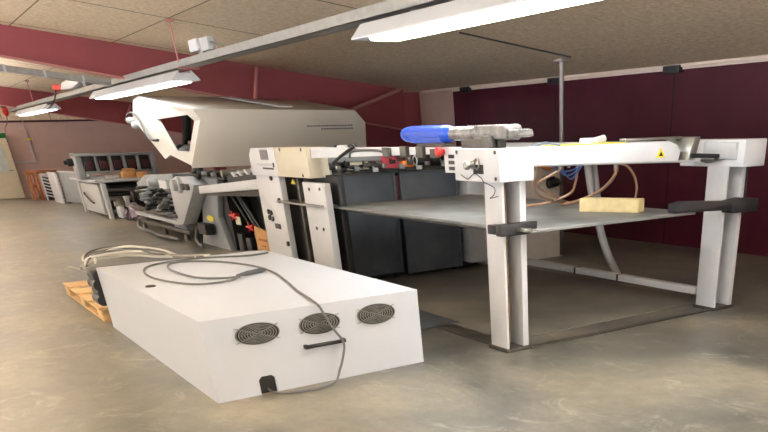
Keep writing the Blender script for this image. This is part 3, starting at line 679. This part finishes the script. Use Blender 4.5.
for k in range(18):
    x = 4.3+.125*k; z = 1.31+.02*((k*7) % 5)
    MB().cyl((x, 9.72, z), (x+.05, 9.86, z+.05), .016, seg=8).box(x-.02, x+.05, 9.7, 9.74, z-.02, z+.025, .004).build('gripper', (M_lgrey, M_steel, M_dark, M_greyp, M_steeld)[k % 5], t)
MB().box(4.2, 6.5, 9.86, 9.9, 1.265, 1.30, .004).build('deck_edge', M_greyp, t)
b = MB().prism([(5.05, 1.5), (5.2, 1.5), (5.36, 1.32), (5.08, 1.32)], 'Y', 9.78, 9.8); b.build('red_guard', M_pinkfilm, t, 'translucent red guard')
MB().box(5.25, 5.45, 9.84, 9.87, 1.33, 1.5, .01).build('red_guide', M_dmar, t)
MB().box(5.36, 5.52, 9.76, 9.84, 1.32, 1.39, .01).build('orange_sensor', M_orange, t)
MB().lathe((5.56, 9.8, 1.39), (5.9, 9.8, 1.39), [(0, .055), (.05, .065), (.8, .065), (1, .05)]).build('suction_wheel', M_black, t)
MB().torus((5.56, 9.8, 1.39), .05, .01, 'X').build('wheel_ring', M_white, t)
for k in range(6):
    MB().lathe((5.95+.1*k, 9.75, 1.33+.02*(k % 3)), (6.02+.1*k, 9.75, 1.36+.03*(k % 2)), [(0, .025), (.3, .045), (1, .03)], 12).build('adjusting_knob', (M_steel, M_white, M_steeld)[k % 3], t)
MB().box(5.3, 5.36, 9.92, 9.97, .95, 1.22, .006).build('red_strip', M_dmar, t)
MB().box(6.3, 6.55, 9.75, 9.98, .1, 1.22, .01).build('side_box', M_lgrey, t)
b = MB().tube([(4.02, 8.9, 1.43), (3.98, 8.6, 1.5), (3.97, 8.2, 1.6)], .016, 0)
b.build('diagonal_rod', M_black, t)
MB().tube([(3.99, 8.4, 1.49), (3.985, 8.35, 1.54), (3.985, 8.1, 1.555), (3.985, 7.7, 1.55), (3.985, 7.55, 1.5)], .011).build('cable_loop', M_rubber, t)
MB().box(4.02, 4.1, 8.55, 8.75, 1.58, 1.6, .004).build('beam_cap', M_white, t)
for y in (8.5, 8.85): MB().cyl((4.06, y, 1.58), (4.06, y, 1.605), .03).build('cap_nut', M_black, t)
# hoses hanging from the arm
for pts, r in (([(4.63, 6.03, 1.45), (4.64, 6.03, 1.38), (4.8, 6.3, 1.24), (5.1, 6.6, 1.14), (5.5, 6.9, 1.06), (5.95, 7.2, 1.003)], .012),
               ([(4.9, 6.03, 1.45), (4.92, 6.05, 1.38), (4.85, 6.3, 1.26), (5.3, 6.7, 1.14), (5.7, 7.0, 1.04), (6.0, 7.3, 1.003)], .012),
               ([(5.1, 6.03, 1.44), (5.2, 6.15, 1.34), (5.6, 6.65, 1.22), (5.66, 6.8, 1.12), (5.5, 6.95, 1.04), (5.4, 7.2, 1.003)], .012),
               ([(5.58, 6.03, 1.4), (5.58, 6.03, 1.33), (5.7, 6.25, 1.23), (5.85, 6.6, 1.12), (5.75, 6.8, 1.04), (5.7, 7.0, 1.006)], .015),
               ([(5.62, 6.03, 1.4), (5.73, 6.03, 1.37), (5.84, 6.04, 1.27), (5.88, 6.05, 1.15), (5.92, 6.15, 1.004)], .011)):
    MB().tube(pts, r).build('air_hose', M_brownh, t, 'brown air hose')
MB().lathe((5.58, 6.03, 1.45), (5.58, 6.03, 1.34), [(0, .035), (.4, .035), (.45, .025), (1, .022)], 14).build('hose_fitting', M_steel, t)
for x in (4.63, 4.9, 5.0, 5.1): MB().lathe((x, 6.03, 1.45), (x, 6.03, 1.39), [(0, .022), (.5, .022), (.6, .016), (1, .014)], 12).build('hose_fitting', M_steel, t)
for k in range(3):
    MB().tube([(4.8+.05*k, 6.06, 1.43), (4.95+.05*k, 6.08, 1.36-.03*k), (5.12, 6.06, 1.38-.02*k), (5.2, 6.05, 1.43)], .006).build('air_tube', M_bluetube, t, 'thin blue air tube')
MB().tube([(7.1, 8.19, 1.42), (7.1, 8.19, 1.3), (7.1, 8.1, .97), (7.1, 7.98, .69), (7.1, 7.81, .36), (7.1, 7.62, .12), (7.1, 7.56, .05)], .05, 10, 12).build('floor_hose', M_ghose, t, 'grey ribbed hose')
MB().tube([(7.2, 8.3, 1.42), (7.2, 8.2, 1.3), (7.2, 8.15, 1.1), (7.2, 8.05, .7)], .045, 8, 12).build('floor_hose', M_ghose, t, 'grey ribbed hose')
MB().box(6.86, 7.28, 8.1, 8.4, 1.41, 1.5, .01).build('hose_manifold', M_steeld, t)
MB().cyl((5.0, 6.9, .99), (5.0, 6.9, 1.42), .014, seg=10).build('guide_pin', M_steel, t)

# wooden block on the table
b = bmesh.new(); bmesh.ops.create_cube(b, size=1); bmesh.ops.scale(b, vec=(.16, .62, .115), verts=b.verts)
bmesh.ops.bevel(b, geom=list(b.edges), offset=.006, segments=2, affect='EDGES')
bmesh.ops.rotate(b, cent=(0, 0, 0), matrix=Matrix.Rotation(math.radians(24), 3, 'Z'), verts=b.verts)
bmesh.ops.translate(b, vec=(5.6, 6.1, .99+.0585), verts=b.verts)
m = MB(); m._add(b)
tag(m.build('wooden_block', M_woodb), 'pale wooden block lying on the grey steel table of the lift', 'block')

# cream cabinet behind the lift
t = thing('cream_cabinet', (7.8, 10.1, 0), 'cream narrow cabinet behind the lift, in front of the maroon wall', 'cabinet')
MB().box(7.3, 8.1, 9.9, 10.4, 0, 1.36, .01).build('cabinet_body', M_beige, t)
MB().box(8.03, 8.1, 9.88, 9.9, .02, 1.34, .004).build('edge_strip', M_steeld, t)
MB().lathe((7.75, 9.84, 1.0), (7.98, 9.84, 1.03), [(0, .03), (.1, .06), (.8, .06), (1, .03)], 14).box(7.7, 7.9, 9.84, 9.9, 1.06, 1.1, .01).build('cable_socket', M_black, t)
MB().tube([(7.6, 9.88, 1.25), (7.8, 9.86, 1.2), (7.95, 9.88, 1.22)], .02).build('orange_hose', M_orange, t)

# ------------------------------------------------------------ white control cabinet lying in front
t = thing('control_cabinet', (2.35, 7.6, 0), 'large white metal cabinet lying on the floor in front, with three round fan grilles', 'cabinet')
X0, X1, Y0, Y1, ZT = 1.46, 3.24, 5.87, 9.40, .59
cut = [(1.795, 0), (1.795, .11), (1.82, .135), (1.9, .135), (1.925, .11), (1.925, 0)]
front = [(X0, 0)] + cut + [(X1, 0), (X1, ZT), (X0, ZT)]
b = MB().prism(front, 'Y', Y0, Y0+.02)
b.box(X0, X0+.02, Y0+.02, Y1, 0, ZT, 0).box(X1-.02, X1, Y0+.02, Y1, 0, ZT, 0).box(X0+.02, X1-.02, Y0+.02, Y1, ZT-.02, ZT, 0).box(X0+.02, X1-.02, Y1-.02, Y1, 0, ZT-.02, 0)
b.build('cabinet_body', M_cab, t)
MB().box(1.79, 1.93, Y0+.025, Y0+.12, 0.001, .15, .004).build('cable_cutout', M_dark, t)
for x, z in ((1.855, .452), (2.35, .452), (2.84, .455)):
    def oval(m, z=z, x=x):
        for v in m.bm.verts: v.co.x = x+(v.co.x-x)*1.36; v.co.z = z+(v.co.z-z)*.62
        return m
    oval(MB().cyl((x, Y0-.004, z), (x, Y0+.001, z), .122, seg=36)).build('fan_opening', M_black, t)
    f = MB()
    for r in (.026, .042, .058, .074, .09, .106, .122): f.torus((x, Y0-.014, z), r, .0038, 'Y', 36, 6)
    for a in (.6, 2.5, 3.74, 5.64):
        f.cyl((x, Y0-.014, z), (x+.15*math.cos(a), Y0-.01, z+.15*math.sin(a)), .004, seg=6)
    g = oval(f).build('fan_grille', M_steel, t)
    fb = MB().cyl((x, Y0-.01, z), (x, Y0-.003, z), .04, seg=20)
    for k in range(5):
        a = 2*PI*k/5
        fb.prism([(x+.04*math.cos(a), z+.04*math.sin(a)), (x+.112*math.cos(a+.1), z+.112*math.sin(a+.1)), (x+.112*math.cos(a+.8), z+.112*math.sin(a+.8)), (x+.04*math.cos(a+.6), z+.04*math.sin(a+.6))], 'Y', Y0-.008, Y0-.005)
    oval(fb).build('fan_blades', M_rubber, g)
MB().box(2.19, 2.22, Y0-.05, Y0, .285, .315, .006).box(2.5, 2.53, Y0-.05, Y0, .29, .32, .006).box(2.19, 2.53, Y0-.06, Y0-.035, .288, .316, .008).build('handle', M_black, t)
MB().lathe((1.59, 7.73, .588), (1.59, 7.73, .602), [(0, .045), (.6, .045), (1, .03)], 24).build('grommet', M_black, t)
for i, (x, z) in enumerate(((1.46, .5), (1.44, .42), (1.46, .34), (1.44, .27), (1.56, .23), (1.7, .45), (1.72, .3))):
    MB().lathe((x, Y1, z), (x-.02, Y1+.4, z), [(0, .055), (.3, .055), (.32, .04), (.7, .045), (.72, .03), (1, .02)], 14).build('plug_connector', M_black, t)
MB().box(1.4, 3.2, Y1, Y1+.25, ZT-.07, ZT-.02, .006).build('rear_rail', M_steeld, t)

# power cable: loops on the lid, then over the front edge to the cut-out
ztop = ZT+.009
pts = [(3.17, 9.07), (2.92, 8.99), (2.48, 9.2), (2.05, 9.14), (1.83, 8.9), (1.73, 8.45), (1.75, 7.94), (1.92, 7.49), (2.19, 7.45), (2.34, 7.61)]
t = thing('power_cable', (2.2, 7.9, .59), 'dark grey power cable looped on the white cabinet lid and hanging down its fan side', 'cable')
MB().tube([(x, y, ztop) for x, y in pts], .0095, 8).build('cable', M_cable, t)
MB().tube([(2.36, 7.62, ztop), (2.2, 7.62, ztop+.004), (2.03, 7.85, ztop+.004), (1.98, 8.41, ztop+.004), (2.03, 8.83, ztop+.004), (2.19, 9.06, ztop+.003), (2.48, 8.86, ztop), (2.67, 8.29, ztop), (2.69, 7.69, ztop), (2.58, 7.05, ztop), (2.46, 6.5, ztop), (2.41, 6.2, ztop), (2.37, 6.0, ztop+.004), (2.36, 5.84, ztop-.02), (2.38, 5.79, .5), (2.44, 5.79, .39), (2.49, 5.78, .3), (2.47, 5.78, .2), (2.42, 5.77, .1), (2.33, 5.7, .03), (2.15, 5.68, .016), (1.98, 5.72, .016), (1.88, 5.82, .016), (1.86, 5.89, .03)], .0095, 8).build('cable', M_cable, t)
MB().lathe((2.33, 7.62, ztop+.012), (2.66, 7.78, ztop+.012), [(0, .009), (.1, .012), (.35, .021), (.85, .022), (.95, .018), (1, .011)], 16).build('plug', M_rubber, t)
t = thing('cable_bundle', (1.9, 9.9, .59), 'bundle of pale grey cables lying over the rear edge of the white cabinet', 'cable')
random.seed(3)
for k in range(12):
    j = lambda s: random.uniform(-s, s)
    lift = .015*(k % 4)-.015
    MB().tube([(1.4+j(.03), 9.7+j(.06), .56+j(.02)), (1.5+j(.03), 9.72+.03*k, ztop+.03+lift), (1.75+j(.05), 9.75+.05*k, ztop+.05+lift), (2.0+j(.05), 9.65+.05*k, ztop+.05+lift), (2.15+j(.06), 9.5+.03*k, ztop+.03+lift*.5), (2.3+j(.08), 9.42+j(.04), ztop+.012), (2.5+j(.12), 9.33+j(.04), ztop+.003)], .011, 6).build('cable', (M_cablel, M_cablel, M_cablew, M_cable)[k % 4], t)
MB().tube([(1.5, 9.6, ztop+.02), (1.6, 9.9, ztop+.05), (1.9, 10.0, ztop+.1), (2.2, 9.8, ztop+.06), (2.3, 9.5, ztop+.02)], .014).build('cable', M_cablew, t)
MB().tube([(1.45, 9.8, .5), (1.3, 9.95, .56), (1.22, 10.0, .52)], .008).build('tie_end', M_cablel, t)

# pallet under the rear end
t = thing('wooden_pallet', (2.0, 10.9, 0), 'wooden pallet on the floor just behind the white cabinet', 'pallet')
for k in range(4):
    y = 9.75+.62*k
    MB().box(1.42, 2.9, y, y+.38, .125, .15, .004).build('top_board', M_wood, t)
for x in (1.44, 2.1, 2.76):
    MB().box(x, x+.12, 9.72, 12.05, .1, .125, .004).build('stringer', M_wood, t)
    for y in (9.75, 10.75, 11.75): MB().box(x, x+.12, y, y+.28, .02, .1, .004).build('block', M_wood, t)
    MB().box(x, x+.12, 9.72, 12.05, 0, .02, .003).build('bottom_board', M_wood, t)

# ------------------------------------------------------------ world, camera
w = bpy.data.worlds.new('World'); scene.world = w; w.use_nodes = True
bg = w.node_tree.nodes['Background']; bg.inputs[0].default_value = (.95, .97, 1, 1); bg.inputs[1].default_value = 1.0
# grey sky above the horizon; brighter lower half added to light the ceiling
nt = w.node_tree; tc = nt.nodes.new('ShaderNodeTexCoord'); sp = nt.nodes.new('ShaderNodeSeparateXYZ'); nt.links.new(tc.outputs['Generated'], sp.inputs[0])
rp = nt.nodes.new('ShaderNodeMapRange'); rp.inputs[1].default_value = -.06; rp.inputs[2].default_value = .02; rp.inputs[3].default_value = 9.0; rp.inputs[4].default_value = 1.0
nt.links.new(sp.outputs['Z'], rp.inputs[0]); nt.links.new(rp.outputs[0], bg.inputs[1])

Bm = [[0.8000026503810347, -0.5994749913694708, -0.0250098801654475], [-0.3327671833294995, -0.4086230051238829, -0.8498783685813265], [0.4992612152794047, 0.6882274147446328, -0.5263850914602662]]
right, down, fwd = Vector(Bm[0]), Vector(Bm[1]), Vector(Bm[2])
cam = bpy.data.cameras.new('camera'); co = bpy.data.objects.new('camera', cam); col.objects.link(co)
R = Matrix((right, -down, -fwd)).transposed().to_4x4()
R.translation = Vector((0, 0, 1.7)); co.matrix_world = R
cam.sensor_fit = 'HORIZONTAL'; cam.sensor_width = 36
cam.lens = 36*752.9945/768
cam.shift_x = -(525.3735-384)/768
cam.shift_y = (595.1482-216)/768
cam.clip_start = .05; cam.clip_end = 200
scene.camera = co
vs = scene.view_settings
vs.view_transform = 'Standard'; vs.look = 'None'; vs.gamma = 1; vs.use_curve_mapping = False
vs.exposure = 0.62
